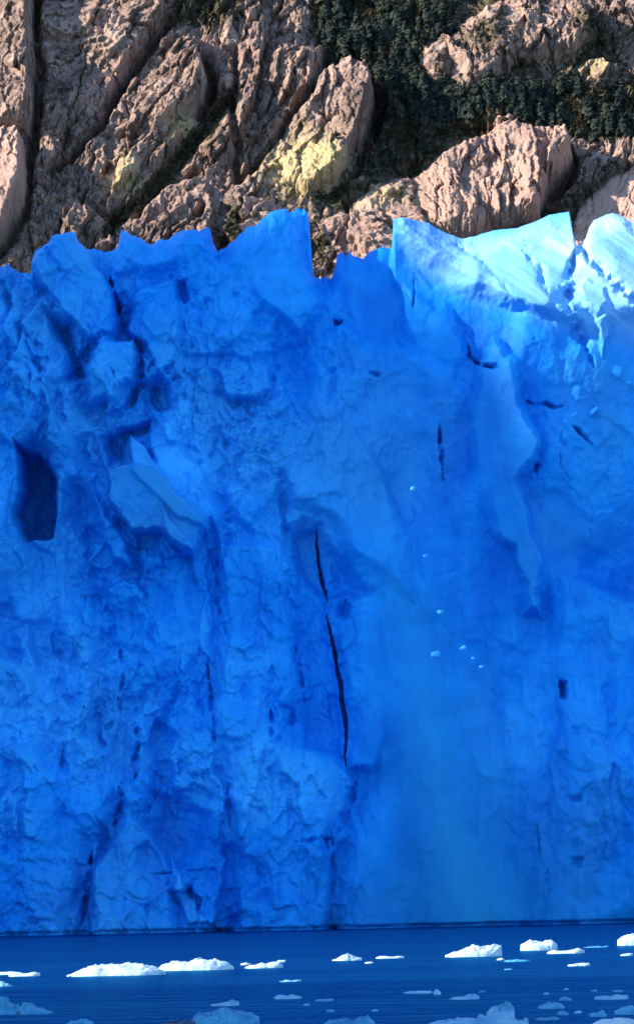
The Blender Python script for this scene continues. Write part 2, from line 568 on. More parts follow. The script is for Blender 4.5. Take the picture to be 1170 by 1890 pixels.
# lower masses
block([(400, 740), (600, 700), (680, 800), (760, 980), (770, 1120), (690, 1080), (640, 1040), (596, 962), (520, 950), (470, 985), (400, 990)], 1.5, 22, gy=0.4, keep=0.9)
block([(404, 1000), (525, 990), (545, 1180), (560, 1330), (500, 1380), (430, 1380), (398, 1330), (415, 1180)], 0.7, 10, keep=0.7)
block([(610, 1130), (700, 1120), (730, 1300), (690, 1430), (645, 1420), (640, 1330), (628, 1250)], 0.9, 12, keep=0.4)
block([(420, 1400), (470, 1368), (560, 1378), (640, 1412), (660, 1450), (615, 1540), (610, 2100), (420, 2100), (430, 1560)], 1.7, 12, gy=0.5, keep=0.8, mk=0.2)
block([(640, 1500), (668, 1462), (700, 1450), (740, 1462), (770, 1540), (760, 2100), (612, 2100), (618, 1560)], 1.8, 26, gy=0.6, keep=0.5, mk=0.2)
block([(228, 1440), (250, 1445), (256, 1500), (330, 1610), (345, 2100), (146, 2100), (165, 1600), (212, 1530)], 1.7, 11, gy=0.6, keep=0.45, pid=9)
block([(-60, 1400), (120, 1400), (220, 1450), (205, 1520), (160, 1570), (140, 2100), (-60, 2100)], 1.5, 20, gy=0.5, keep=0.7)
block([(306, 1560), (325, 1600), (350, 1650), (385, 1700), (350, 1708), (322, 1640)], 1.0, 6, keep=0.8, mk=0.8)
block([(-60, 1180), (60, 1230), (150, 1310), (215, 1400), (150, 1430), (60, 1380), (-60, 1380)], 1.2, 20, keep=1.0, mk=0.3)
block([(790, 1500), (860, 1480), (900, 1600), (930, 2100), (780, 2100)], 0.8, 30, gy=0.4, keep=0.4)
block([(980, 1300), (1060, 1330), (1090, 1500), (1100, 2100), (1000, 2100), (960, 1500)], 1.0, 26, keep=0.8)
# hollows and caves
hollow([(32, 815), (60, 796), (122, 828), (118, 900), (97, 992), (45, 999), (25, 945), (38, 900)], 3.0, 22, 0.8)
hollow([(28, 812), (72, 835), (108, 880), (110, 930), (98, 992), (44, 1000), (20, 945), (34, 900)], 8.0, 7, 0.8)
hollow([(118, 870), (160, 880), (190, 930), (200, 1000), (150, 1010), (110, 960)], 2.8, 16)
hollow([(70, 560), (130, 588), (150, 640), (170, 706), (136, 708), (100, 640)], 4.6, 12)
hollow([(45, 600), (60, 640), (85, 690), (72, 695), (50, 650)], 3.0, 10)
hollow([(182, 800), (236, 780), (286, 772), (282, 806), (240, 812), (240, 858), (200, 860)], 3.6, 10)
hollow([(270, 700), (300, 690), (330, 730), (330, 765), (285, 768), (262, 740)], 2.6, 14)
hollow([(515, 968), (560, 952), (596, 966), (640, 1040), (700, 1090), (660, 1115), (590, 1110), (535, 1050)], 2.6, 12)
hollow([(330, 520), (350, 515), (350, 555), (336, 565)], 1.6, 7)
hollow([(1030, 1256), (1048, 1258), (1049, 1291), (1032, 1289)], 2.2, 5)
hollow([(255, 1440), (330, 1450), (400, 1500), (400, 1580), (330, 1600), (270, 1550)], 2.6, 26)
hollow([(530, 975), (592, 966), (606, 1110), (640, 1330), (640, 1405), (560, 1380), (540, 1200)], 1.6, 10)
hollow([(380, 1010), (400, 1010), (412, 1180), (396, 1330), (384, 1200)], 1.4, 10)
hollow([(232, 1180), (250, 1300), (258, 1440), (228, 1450), (190, 1400), (215, 1300)], 2.0, 16)
hollow([(945, 1150), (1010, 1145), (1020, 1190), (950, 1200)], 0.7, 34)
hollow([(260, 1060), (330, 1080), (350, 1150), (290, 1150)], 1.3, 18)
crack([(964, 748), (985, 760), (1000, 755), (1016, 764), (1036, 758)], 4, 1.6)
crack([(1044, 794), (1060, 804), (1086, 829)], 4, 1.6)
hollow([(888, 680), (914, 684), (908, 694), (892, 690)], 2.0, 4)
hollow([(612, 590), (632, 590), (630, 602), (616, 600)], 1.6, 4)
hollow([(676, 682), (706, 686), (704, 696), (682, 692)], 1.4, 5)
hollow([(982, 856), (992, 860), (988, 882), (980, 876)], 1.6, 4)
hollow([(1040, 1470), (1072, 1466), (1074, 1482), (1046, 1484)], 0.8, 9)
hollow([(1050, 1580), (1078, 1578), (1076, 1608), (1056, 1602)], 0.7, 10)
hollow([(660, 1440), (655, 1480), (640, 1488), (640, 1450)], 2.0, 7)
hollow([(590, 1540), (612, 1540), (612, 1580), (590, 1570)], 1.5, 8)
# cracks
for ln, w_, d_ in (([(204, 508), (214, 560), (227, 614)], 7, 2.9), ([(242, 624), (262, 648), (261, 702)], 4, 2.9), ([(204, 680), (216, 706), (211, 740)], 2, 1.4),
                   ([(584, 976), (589, 1045), (604, 1112)], 5, 2.95), ([(603, 1132), (616, 1200), (629, 1262), (638, 1335), (638, 1412)], 6, 2.95),
                   ([(545, 1190), (553, 1240), (564, 1310)], 5, 1.5), ([(400, 1005), (402, 1110), (416, 1172)], 6, 1.8), ([(381, 1215), (394, 1325), (397, 1408)], 4.5, 2.2),
                   ([(245, 1325), (256, 1365), (249, 1440)], 8, 2.2), ([(226, 1452), (224, 1480), (208, 1528)], 6, 2.2), ([(168, 1570), (162, 1625), (147, 1712)], 6, 2.0),
                   ([(809, 785), (813, 830), (816, 888)], 4, 2.4), ([(862, 636), (864, 664), (892, 686), (920, 690)], 2.5, 1.6), ([(420, 1450), (424, 1530)], 4, 1.8),
                   ([(612, 1530), (613, 1620), (611, 1705)], 5, 1.5), ([(260, 1616), (330, 1610), (425, 1600)], 2.5, 0.8), ([(500, 1310), (502, 1370)], 7, 1.6),
                   ([(762, 515), (763, 592)], 2.5, 1.0), ([(1028, 800), (1030, 870), (1050, 900)], 2, 0.6), ([(540, 1555), (612, 1548)], 5, 1.2),
                   ([(1010, 1600), (1014, 1660)], 4, 1.2), ([(990, 1520), (1000, 1610)], 3, 0.8), ([(215, 1180), (228, 1240), (215, 1290)], 5, 1.2)):
    crack(ln, w_, d_, d_ > 2.9)

hh_ = np.maximum(0, 770 - PY) / M2P          # the crest leans back more and more towards its top, over a belly that stands proud
D += np.maximum(5.0 * sstep(1300, 770, PY) - 0.0215 * hh_ ** 2, -0.5) * (0.30 * sstep(0, 1, (PX - 716) / (14 + np.maximum(0, PY - 520) * 0.9)) + 0.70 * sstep(730, 1010, PX)) * np.interp(PX, [1400, 1900], [1.0, 0.3])

# waterline notch and the rounding of the crest
D -= 0.60 * (1 - sstep(0.10, 0.38, Z + 0.06 * fbm(X * 0.5, X * 0, 3, 61)))
D -= 0.9 * (1 - sstep(0.0, 12, Z))
D -= 1.2 * np.exp(-below / 0.6)

firn_sunlight = np.clip(cw * (0.10 + 0.42 * np.exp(-below / 4.0) + 0.25 * sstep(880, 1100, PX) + 0.35 * fbm(dg / 75, al / 420, 4, 71)), 0, 0.9)  # whiter crest ice, plus sunlight on the crest put into the colour
milky += 0.3 * sstep(0.1, 0.5, fbm(X * 0.12, Z * 0.12, 5, 73))

Yw = YM - D
# rows that carry the crest over on to the ice behind it
back = [0.5, 1.2, 2.2, 4, 7, 12, 22, 45, 90, 180, 400]
rowsX, rowsY, rowsZ = [X], [Yw], [Z]
for q, b in enumerate(back):
    k = sstep(0, 12, b)
    zt = top * (1 - k) + (np.minimum(38 + 0.02 * b, 48) + 2.5 * fbm(xs * 0.1, xs * 0 + b * 0.1, 3, 81)) * k - 0.15 * b * (1 - k)
    rowsX.append(xs[None, :])
    rowsY.append((Yw[-1] + b)[None, :])
    rowsZ.append(zt[None, :])
VX, VY, VZ = (np.concatenate(r, 0) for r in (rowsX, rowsY, rowsZ))
V = np.stack([VX, VY, VZ], -1).reshape(-1, 3)


def pad_rows(a):
    return np.concatenate([a] + [a[-1:]] * len(back), 0)


Fg = grid_faces(*VX.shape)
PIDp = pad_rows(PID)[:-1, :-1]
PIDp[len(vs) + 6:] = 0
at_ = {'milky': pad_rows(milky).ravel(), 'firn_sunlight': pad_rows(firn_sunlight).ravel(), 'grey': pad_rows(grey).ravel()}
glacier = empty('glacier', (0, WY, 0))
tag(glacier, 'towering deep blue glacier front rising straight out of the lake', 'glacier')
names = {0: 'ice_face', 1: 'serac', 2: 'serac', 3: 'serac', 4: 'serac', 5: 'ice_crest', 6: 'ice_slab', 7: 'ice_slab', 8: 'ice_tongue', 9: 'ice_buttress'}
plabel = {1: 'square-topped blue tower on the far left skyline', 2: 'broad toothed blue tower', 3: 'tall curved blue tower with a sheer edge', 4: 'low blue tower under the pale crest',
          5: 'pale sunlit fluted crest', 6: 'thin upright slab behind the smooth one', 7: 'smooth dull blue slab', 8: 'pale smooth tongue hanging down the face', 9: 'tapering buttress standing in the water'}
V[:, 1] -= WY
for pid, nm in names.items():
    m = PIDp == pid
    if m.any():
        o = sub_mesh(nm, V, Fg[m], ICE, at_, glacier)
        if pid in plabel:
            o['label'] = plabel[pid]
V[:, 1] += WY

# ------------------------------------------------------------------ calving ice and its mist
def lump(name, loc, size, mat, seed, parent=None, sub_n=3, rough_=0.28):
    import bmesh
    bm = bmesh.new()
    bmesh.ops.create_icosphere(bm, subdivisions=sub_n, radius=1)
    co = np.array([v.co for v in bm.verts])
    fc = np.array([[v.index for v in f.verts] for f in bm.faces])
    bm.free()
    r = 1 + rough_ * (fbm(co[:, 0] * 1.3 + seed, co[:, 1] * 1.3 + co[:, 2] * 0.7, 4, seed) + facets(co[:, 0] * 1.2 + seed, co[:, 2] * 1.2 + co[:, 1], seed % 7, 0.6)[0])
    o = mesh_from(name, co * r[:, None] * np.array(size), fc, mat, False, None, parent)
    o.location = loc
    return o


CHUNK = mat_floe('falling_ice', (0.02, 0.36, 0.84), (0.07, 0.46, 0.92))
chunks = [(762, 902, 9, 'small pale ice chunk falling alone beside the upper right of the grey-blue face'),
          (785, 1026, 6, 'faint ice chunk falling midway down the smooth blue face'),
          (812, 1130, 9, 'pale ice chunk falling level with the foot of the hanging tongue'),
          (804, 1208, 13, 'largest pale ice chunk falling in front of the smooth blue face'),
          (855, 1196, 9, 'pale ice chunk falling just right of the largest falling chunk'),
          (873, 1215, 5, 'tiny ice crumb between two pale falling chunks'),
          (888, 1231, 6, 'lowest and rightmost ice crumb falling before the face')]
for q, (cx, cy, r_, lb) in enumerate(chunks):
    p = at(cx, cy, 389.0)
    s = 0.62 * r_ / F * 389.0
    tag(lump('ice_chunk', p, (s * 1.1, s, s * 0.85), CHUNK, 3 + q, sub_n=2), lb, 'ice chunk', 'ice chunks falling from the glacier')

mk = bpy.data.materials.new('ice_mist')
mk.use_nodes = True
mt = mk.node_tree
mt.nodes.remove(mt.nodes['Principled BSDF'])
pv = mt.nodes.new('ShaderNodeVolumePrincipled')
pv.inputs['Color'].default_value = (0.05, 0.62, 0.93, 1)
pv.inputs['Density'].default_value = 0.10
pv.inputs['Anisotropy'].default_value = 0.1
mt.links.new(pv.outputs['Volume'], mt.nodes['Material Output'].inputs['Volume'])
# plume: a column that spreads towards the water
nu, nv = 48, 60
mv, mf = [], []
for j in range(nv):
    t = j / (nv - 1)
    cx = np.interp(t, [0, 0.25, 0.6, 1], [870, 815, 770, 690])
    w_ = np.interp(t, [0, 0.15, 0.4, 0.7, 0.9, 1], [400, 250, 150, 140, 95, 5])
    cy = 1700 - t * 800
    x0, y0, z0 = at(cx, cy, 391.0)
    hw = w_ / F * 391
    for i in range(nu):
        a = 2 * math.pi * i / nu
        n_ = 1 + 0.35 * float(fbm(np.array([math.cos(a) * 1.4 + t * 7]), np.array([math.sin(a) * 1.4 + 5]), 4, 91)[0])
        ca = math.cos(a)
        mv.append((x0 + hw * n_ * ca, y0 + math.copysign(min(hw, 5.0) * (1 - t) ** 0.7 * (1 - abs(ca)) ** 1.4, math.sin(a)), max(z0, 0.05)))
for j in range(nv - 1):
    for i in range(nu):
        mf.append((j * nu + i, j * nu + (i + 1) % nu, (j + 1) * nu + (i + 1) % nu, (j + 1) * nu + i))
mist = mesh_from('mist', mv, mf, mk)
import bmesh
bm = bmesh.new()
bm.from_mesh(mist.data)
bmesh.ops.holes_fill(bm, edges=[e for e in bm.edges if e.is_boundary], sides=0)
bmesh.ops.recalc_face_normals(bm, faces=bm.faces)
bm.to_mesh(mist.data)
bm.free()
tag(mist, 'thin pale plume of ice dust drifting down to the water before the blue face', 'mist', kind='stuff')

# ------------------------------------------------------------------ mountain behind
MY, MK = 2450.0, 1.15          # slope: Y = MY + MK * z


def mslope(z):
    return MY + MK * z


def mount_at(px, py):
    a, b = ray(px, py)
    t = (MY + MK * CAMZ) / (1 - MK * b)
    return a * t, t, CAMZ + b * t


xl, xr = mount_at(-120, 0)[0], mount_at(1300, 0)[0]
zl, zh = mount_at(585, 560)[2], mount_at(585, -60)[2]
mx = np.concatenate([np.arange(-2600, xl - 420, 30), np.arange(xl - 420, xl, 1.7), np.arange(xl, xr, 0.52), np.arange(xr, xr + 420, 1.7), np.arange(xr + 420, 2600, 30)])
mz = np.concatenate([np.arange(-20, zl - 40, 20), np.arange(zl - 40, zl, 4), np.arange(zl, zh, 0.40), np.arange(zh, zh + 60, 4), np.arange(zh + 60, 1250, 25)])
MX, MZ = np.meshgrid(mx, mz)
MYM = mslope(MZ)
QX, QY = to_px(MX, MYM, MZ)
qx = QX + 14 * fbm(MX * 0.03, MZ * 0.03, 4, 101) + 3 * fbm(MX * 0.2, MZ * 0.2, 3, 103)
qy = QY + 14 * fbm(MX * 0.03, MZ * 0.03, 4, 107) + 3 * fbm(MX * 0.2, MZ * 0.2, 3, 109)
E = 9.0 * (1 - sstep(430, 640, QX))
RID = np.zeros(MX.shape, int)
veg = 0.12 + 0.43 * sstep(380, 640, QX) + 0.5 * fbm(MX * 0.02, MZ * 0.02, 3, 111)
ochre = np.zeros(MX.shape)
pink = np.zeros(MX.shape)
fcx = MX + 5 * fbm(MX * 0.05, MZ * 0.05, 3, 121)
fcz = MZ + 5 * fbm(MX * 0.05, MZ * 0.05, 3, 123)
# joints lean to the upper right
lean = np.interp(QX, [-200, 60, 150, 320, 520, 640, 800, 950, 1170], [0.05, 0.08, 0.35, 0.62, 0.30, 0.15, -0.25, 0.12, 0.35])
ja, jb = fcx - lean * (fcz - 420), fcz + 0.3 * fcx
ja, jb = ja + 1.5 * fbm(MX * 0.3, MZ * 0.3, 3, 125), jb + 1.5 * fbm(MX * 0.3, MZ * 0.3, 3, 127)
r1, r1e = facets(ja * 0.050, jb * 0.014, 11, 0.8)
r2, r2e = facets(ja * 0.13, jb * 0.055, 12, 1.1)
r3, r3e = facets(ja * 0.36, jb * 0.17, 13, 1.2)
r4 = soft_facets(ja * 1.0, jb * 0.35, 14, 1.2)
rel = 10.0 * r1 + 6.2 * r2 + 2.3 * r3 + 0.6 * r4 + 10 * fbm(MX * 0.02, MZ * 0.02, 5, 131) + 1.6 * fbm(ja * 0.22, jb * 0.08, 5, 133, 0.55) 
rel -= 4.5 * np.exp(-(r2e / 0.05) ** 2) * sstep(-0.1, 0.2, fbm(MX * 0.05, MZ * 0.05, 2, 137)) + 3.5 * np.exp(-(r1e / 0.03) ** 2)


def sub_q(poly):
    P = np.array(poly)
    return np.where((QX > P[:, 0].min() - 70) & (QX < P[:, 0].max() + 70) & (QY > P[:, 1].min() - 70) & (QY < P[:, 1].max() + 70))


def crag(poly, d, bevel=26, gx=0.0, gy=0.0, rough=0.6, rid=0, vg=-0.3, pk=0.0, amp=1.0):
    global E
    P = np.array(poly)
    i = np.where((QX > P[:, 0].min() - 90) & (QX < P[:, 0].max() + 90) & (QY > P[:, 1].min() - 90) & (QY < P[:, 1].max() + 90))
    s = sdf_poly(qx[i], qy[i], poly)
    c = P.mean(0)
    w = np.clip(s / (0.55 * bevel), 0, 1) ** 0.8 * sstep(-1, 6, s)
    w = np.where(s >= bevel, 1, w)
    E[i] = np.maximum(E[i], w * d * (0.55 + 0.45 * (QX[i] - c[0]) / max(40, 0.5 * (min(P[:, 0].max(), 1250) - max(P[:, 0].min(), -100)))))
    m = sstep(-4, 10, s)
    veg[i] = veg[i] * (1 - m) + m * vg
    pink[i] = np.maximum(pink[i] * (1 - m), m * pk)
    roughm[i] = roughm[i] * (1 - m) + m * amp
    if rid:
        RID[i] = np.where(s > 0, rid, RID[i])


roughm = np.full(MX.shape, 0.8)
crag([(-400, -300), (55, -300), (66, 0), (70, 150), (66, 262), (40, 262), (-400, 255)], 26, 30, gx=3, rid=1, vg=-0.25, amp=0.7)
crag([(-400, 258), (48, 262), (62, 300), (52, 390), (5, 470), (-60, 520), (-400, 520)], 30, 24, gx=3, rid=2, vg=-0.5, pk=0.5, amp=0.6)
crag([(78, -200), (300, -200), (322, 40), (255, 130), (180, 235), (110, 290), (76, 262), (84, 130)], 22, 40, gx=8, rid=3, vg=-0.05, amp=1.1)
crag([(300, -60), (400, -100), (470, -40), (470, 60), (400, 52), (330, 40)], 8, 24, rid=0, vg=0.35)
crag([(250, 168), (300, 112), (340, 72), (375, 78), (392, 130), (384, 196), (345, 222), (290, 272), (232, 300), (190, 262)], 34, 34, gx=10, rid=4, vg=-0.25, amp=0.8)
crag([(60, 300), (200, 268), (290, 280), (350, 228), (372, 250), (330, 300), (215, 385), (120, 365), (58, 370)], 14, 26, gx=4, vg=0.0, amp=1.0)
crag([(20, 500), (40, 430), (66, 388), (130, 372), (212, 408), (222, 470), (120, 520), (30, 560)], 20, 22, gx=6, rid=5, vg=-0.2, amp=0.9)
crag([(246, 450), (262, 400), (300, 352), (352, 330), (392, 345), (400, 400), (392, 480)], 22, 20, gx=8, rid=6, vg=-0.1)
crag([(438, 120), (470, 92), (545, 82), (604, 92), (580, 170), (530, 240), (500, 330), (440, 345), (436, 220)], 20, 30, gx=4, rid=7, vg=-0.05, amp=1.1)
crag([(392, 250), (438, 210), (440, 340), (500, 350), (520, 390), (430, 420), (395, 370)], 10, 20, vg=0.25)
crag([(528, 200), (590, 145), (640, 126), (688, 146), (694, 200), (664, 268), (622, 345), (566, 372), (520, 345), (498, 285)], 44, 22, gx=14, rid=8, vg=-0.3, amp=0.75)
crag([(400, -100), (560, -100), (570, 40), (520, 70), (470, 60)], 10, 24, vg=0.2)
crag([(640, 392), (680, 350), (760, 318), (850, 268), (938, 230), (1015, 246), (1052, 262), (1058, 300), (1012, 352), (992, 410), (880, 450), (760, 440), (670, 420)], 36, 34, gx=7, gy=3, rid=9, vg=-0.25, pk=0.55, amp=0.8)
crag([(556, 440), (600, 410), (665, 398), (740, 436), (745, 500), (560, 530)], 10, 18, vg=0.12, pk=0.3)
crag([(768, 150), (780, 110), (820, 70), (880, 30), (960, -20), (1080, 10), (1110, 70), (1060, 110), (960, 120), (900, 172), (800, 172)], 24, 34, gx=3, rid=10, vg=0.08, amp=1.1)
crag([(1010, -120), (1500, -120), (1500, 140), (1190, 140), (1110, 80)], 14, 40, vg=0.18, amp=1.1)
crag([(1060, 130), (1090, 108), (1140, 110), (1150, 138), (1100, 150)], 10, 14, vg=0.0)
crag([(1052, 480), (1066, 390), (1108, 345), (1170, 312), (1300, 296), (1500, 300), (1500, 520)], 30, 40, gx=3, rid=11, vg=-0.5, pk=1.0, amp=0.4)
crag([(1120, 300), (1140, 262), (1200, 250), (1260, 290), (1150, 312)], 8, 14, vg=0.1)


def bl(cx, cy, rx, ry):
    return np.exp(-((qx - cx) / rx) ** 2 - ((qy - cy) / ry) ** 2)


E = E + rel * roughm
gully, _ = dist_line(qx, qy, [(420, 190), (380, 250), (320, 310), (260, 360), (210, 405), (200, 440)])
E -= 14 * np.exp(-(gully / 18) ** 2)
veg += 1.0 * np.exp(-(gully / 16) ** 2)
for ln, w_, d_ in (([(66, 0), (74, 150), (64, 260), (50, 390), (5, 480)], 9, 24), ([(310, 40), (250, 130), (180, 240), (100, 310)], 8, 26), ([(385, 120), (392, 170), (372, 215)], 10, 22), ([(612, 92), (570, 180), (500, 270), (440, 345)], 7, 14), ([(436, 110), (432, 220), (440, 340)], 6, 14), ([(250, 400), (300, 340), (370, 320)], 6, 12),
                   ([(60, 385), (140, 370), (220, 408)], 5, 6), ([(0, 256), (70, 262), (250, 258)], 4, 4)):
    dd, _ = dist_line(qx, qy, ln)
    E -= d_ * np.exp(-(dd / w_) ** 2)
for pl, d_ in (([(636, 345), (664, 270), (688, 200), (690, 152), (722, 168), (706, 240), (684, 285), (655, 338)], 34), ([(362, 215), (384, 190), (390, 128), (402, 140), (398, 195), (372, 222)], 20),
               ([(985, 405), (1010, 352), (1056, 300), (1050, 264), (1068, 290), (1062, 330), (1020, 385)], 26), ([(348, 425), (372, 385), (382, 388), (372, 425)], 16), ([(266, 110), (318, 36), (326, 48), (290, 100)], 14)):
    i = sub_q(pl)
    ss = sdf_poly(qx[i], qy[i], pl)
    E[i] -= d_ * sstep(-3, 9, ss)
    veg[i] -= 0.3 * sstep(-3, 9, ss)
ochre = np.clip(1.4 * bl(562, 318, 60, 46) + 0.8 * bl(345, 245, 26, 30) + 0.7 * bl(235, 330, 30, 34) + 0.45 * bl(700, 372, 60, 26) + 0.5 * bl(1105, 125, 40, 16), 0, 1)
# trees and scrub fill the hollows between the crags
GR = [[(556, -80), (850, -80), (815, 60), (772, 110), (766, 168), (740, 210), (704, 150), (640, 118), (606, 88), (585, 40)],
      [(700, 200), (770, 172), (900, 176), (1010, 176), (1180, 146), (1320, 140), (1320, 262), (1120, 256), (1060, 252), (940, 222), (850, 252), (760, 290), (690, 330), (716, 260)]]
for g in GR:
    s = sdf_poly(qx, qy, g)
    veg += 0.9 * sstep(-10, 20, s)
for cx_, cy_, rx_, ry_ in ((585, 460, 40, 50), (420, 425, 26, 40), (640, 375, 70, 25), (990, 210, 120, 40), (900, 90, 80, 40), (350, 30, 70, 40), (1090, 60, 60, 40)):
    veg += 0.55 * bl(cx_, cy_, rx_, ry_)
E *= sstep(-20, 60, MZ)
MV = np.stack([MX, MYM - E * 0.9, MZ + E * 0.25], -1)
MVf = MV.reshape(-1, 3)
MF = grid_faces(*MX.shape)
ma = {'veg': veg.ravel(), 'ochre': ochre.ravel(), 'pink': pink.ravel()}
mountain = empty('mountain', (0, MY, 0))
tag(mountain, 'steep brown rock mountainside with wooded gullies behind the glacier', 'mountain', kind='structure')
MVl = MVf.copy()
MVl[:, 1] -= MY
rl = RID[:-1, :-1]
rlab = {1: 'tall ribbed cliff at the far left', 2: 'pale pinkish cliff foot at the far left', 3: 'broad rough buttress', 4: 'rounded dome with a dark cleft on its right', 5: 'low tan outcrop above the left towers',
        6: 'low outcrop above the toothed tower', 7: 'upright ribbed crag', 8: 'bulging crag with a pale yellow foot and a sheer shaded side', 9: 'long pinkish whaleback split by dark joints',
        10: 'upper right slabs with scrub', 11: 'smooth pink shoulder at the right edge'}
for rid in range(0, 12):
    m = rl == rid
    if m.any():
        o = sub_mesh('rock_slope' if rid == 0 else 'rock_outcrop', MVl, MF[m], ROCK, ma, mountain)
        if rid:
            o['label'] = rlab[rid]

# ------------------------------------------------------------------ woods: many small trees, each a ragged crown of leaf clumps
def make_tree(rs, h, n):
    vv, ff = [], []
    for k in range(n):
        t = rs.random() ** 0.8
        rad = h * (0.28 * (1 - t) ** 0.7 + 0.05)
        a = rs.random() * 2 * np.pi
        q = rad * (0.55 + 0.45 * rs.random())
        c = np.array([q * math.cos(a), q * math.sin(a), h * (0.12 + 0.88 * t)])
        s = h * (0.08 + 0.10 * rs.random())
        out = np.array([math.cos(a) * 1.0, math.sin(a) * 1.0, 0.25 + 0.8 * t]) + rs.normal(size=3) * 0.22
        out /= np.linalg.norm(out)
        u = np.cross(out, rs.normal(size=3))
        u /= np.linalg.norm(u)
        w = np.cross(out, u)
        b = len(vv)
        vv += [c + s * u, c + s * w * 0.8, c - s * u * 0.9, c - s * w]
        ff.append((b, b + 1, b + 2, b + 3))
    r0 = h * 0.03
    b = len(vv)
    for zz, rr in ((-0.06 * h, r0), (0.5 * h, r0 * 0.5)):
        vv += [np.array([rr, 0, zz]), np.array([0, rr, zz]), np.array([-rr, 0, zz]), np.array([0, -rr, zz])]
    for k in range(4):
        ff.append((b + k, b + (k + 1) % 4, b + 4 + (k + 1) % 4, b + 4 + k))
    return np.array(vv), np.array(ff)


rs = np.random.default_rng(5)
protos = [make_tree(rs, 1.0, 95) for _ in range(8)]
scr = []
for _ in range(6):
    v, f = make_tree(rs, 1.0, 40)
    v = v * np.array([1.5, 1.5, 0.75])
    scr.append((v, f))


def scatter(name, region, n, hmin, hmax, mat, label, cat, protos_, dens=None):
    s = sdf_poly(QX, QY, region)
    pr = np.clip(sstep(-26, 30, s), 0, 1)
    if dens is not None:
        pr = pr * dens
    pr = pr * ((QX > -150) & (QX < 1320) & (QY > -60) & (QY < 540))
    idx = rs.choice(pr.size, n, p=(pr / pr.sum()).ravel())
    VV, FF, b = [], [], 0
    for k in idx:
        v, f = protos_[rs.integers(len(protos_))]
        h = hmin + (hmax - hmin) * rs.random() ** 1.5
        a = rs.random() * 6.28
        ca, sa = math.cos(a), math.sin(a)
        w = v * h
        w = np.stack([w[:, 0] * ca - w[:, 1] * sa, w[:, 0] * sa + w[:, 1] * ca, w[:, 2]], -1) + MVf[k] + np.array([rs.normal() * 0.4, 0, 0])
        VV.append(w)
        FF.append(f + b)
        b += len(w)
    o = mesh_from(name, np.concatenate(VV), np.concatenate(FF), mat, False)
    tag(o, label, cat, kind='stuff')


LEAF = mat_leaf('evergreen_leaves', (0.010, 0.020, 0.018), (0.050, 0.057, 0.038), 0.07)
SCRUB = mat_leaf('scrub_leaves', (0.024, 0.023, 0.011), (0.075, 0.060, 0.030), 0.06)
clump = np.clip(0.25 + 2.4 * fbm(MX * 0.03, MZ * 0.03, 3, 151), 0.02, 1)
scatter('forest', GR[0], 700, 4, 12, LEAF, 'dark evergreen wood filling the upper gully between crags', 'forest', protos, clump)
scatter('forest', GR[1], 800, 5, 12, LEAF, 'dark evergreen wood in a band above the pinkish whaleback', 'forest', protos, clump * np.clip(0.22 + bl(1080, 200, 130, 50) + bl(820, 205, 90, 40), 0, 1))
ALL = [(-150, -60), (1320, -60), (1320, 540), (-150, 540)]
scatter('scrub', ALL, 6500, 1.0, 3.4, SCRUB, 'low brown scrub dotted over ledges and gullies of the mountainside', 'scrub', scr, np.clip(veg - 0.25 + 0.3 * fbm(MX * 0.06, MZ * 0.06, 3, 157), 0, 1) ** 1.5)

# ------------------------------------------------------------------ the sun, the sky and an unseen ridge added to keep it off the ice
SE, SA = R(29), R(9)         # height of the sun; how far it stands in front of the face
sun_v = Vector((-math.cos(SE) * math.cos(SA), -math.cos(SE) * math.sin(SA), math.sin(SE)))
sd = bpy.data.lights.new('sun', 'SUN')
sd.energy = 4.6
sd.angle = R(0.53)
sd.color = (1.0, 0.90, 0.78)
so = bpy.data.objects.new('sun', sd)
COL.objects.link(so)
so.rotation_euler = sun_v.to_track_quat('Z', 'Y').to_euler()
so.location = sun_v * 500
w = bpy.data.worlds.new('World')
scene.world = w
w.use_nodes = True
st = w.node_tree.nodes.new('ShaderNodeTexSky')
st.sky_type = 'NISHITA'
st.sun_disc = False
st.sun_elevation = SE
st.sun_rotation = math.atan2(sun_v.x, sun_v.y)
st.air_density = 1.0
st.dust_density = 0.2
st.ozone_density = 6.0
st.altitude = 0
w.node_tree.links.new(st.outputs['Color'], w.node_tree.nodes['Background'].inputs['Color'])
w.node_tree.nodes['Background'].inputs['Strength'].default_value = 0.15

# ridge: t runs across the sunlight, q along it (away from the sun)
tx, ty = math.sin(SA), -math.cos(SA)          # across (towards the viewer's side)
ux, uy = -math.cos(SA), -math.sin(SA)         # towards the sun
RD = 1000.0
tan_e = math.tan(SE)
# the line that the shadow's top edge should touch: the tip of the tall tower
tp = at(575, 372, wall_mean(0.0, 55.0))
q0 = tp[0] * ux + tp[1] * uy
HR = tp[2] + (RD - q0) * tan_e - 1.0


def tt(x, y):
    return x * tx + y * ty


t_wall = tt(tp[0], tp[1])
def t_floe(Y):
    return tt(0, Y)


tv = np.linspace(t_wall - 900, t_wall + 700, 320)
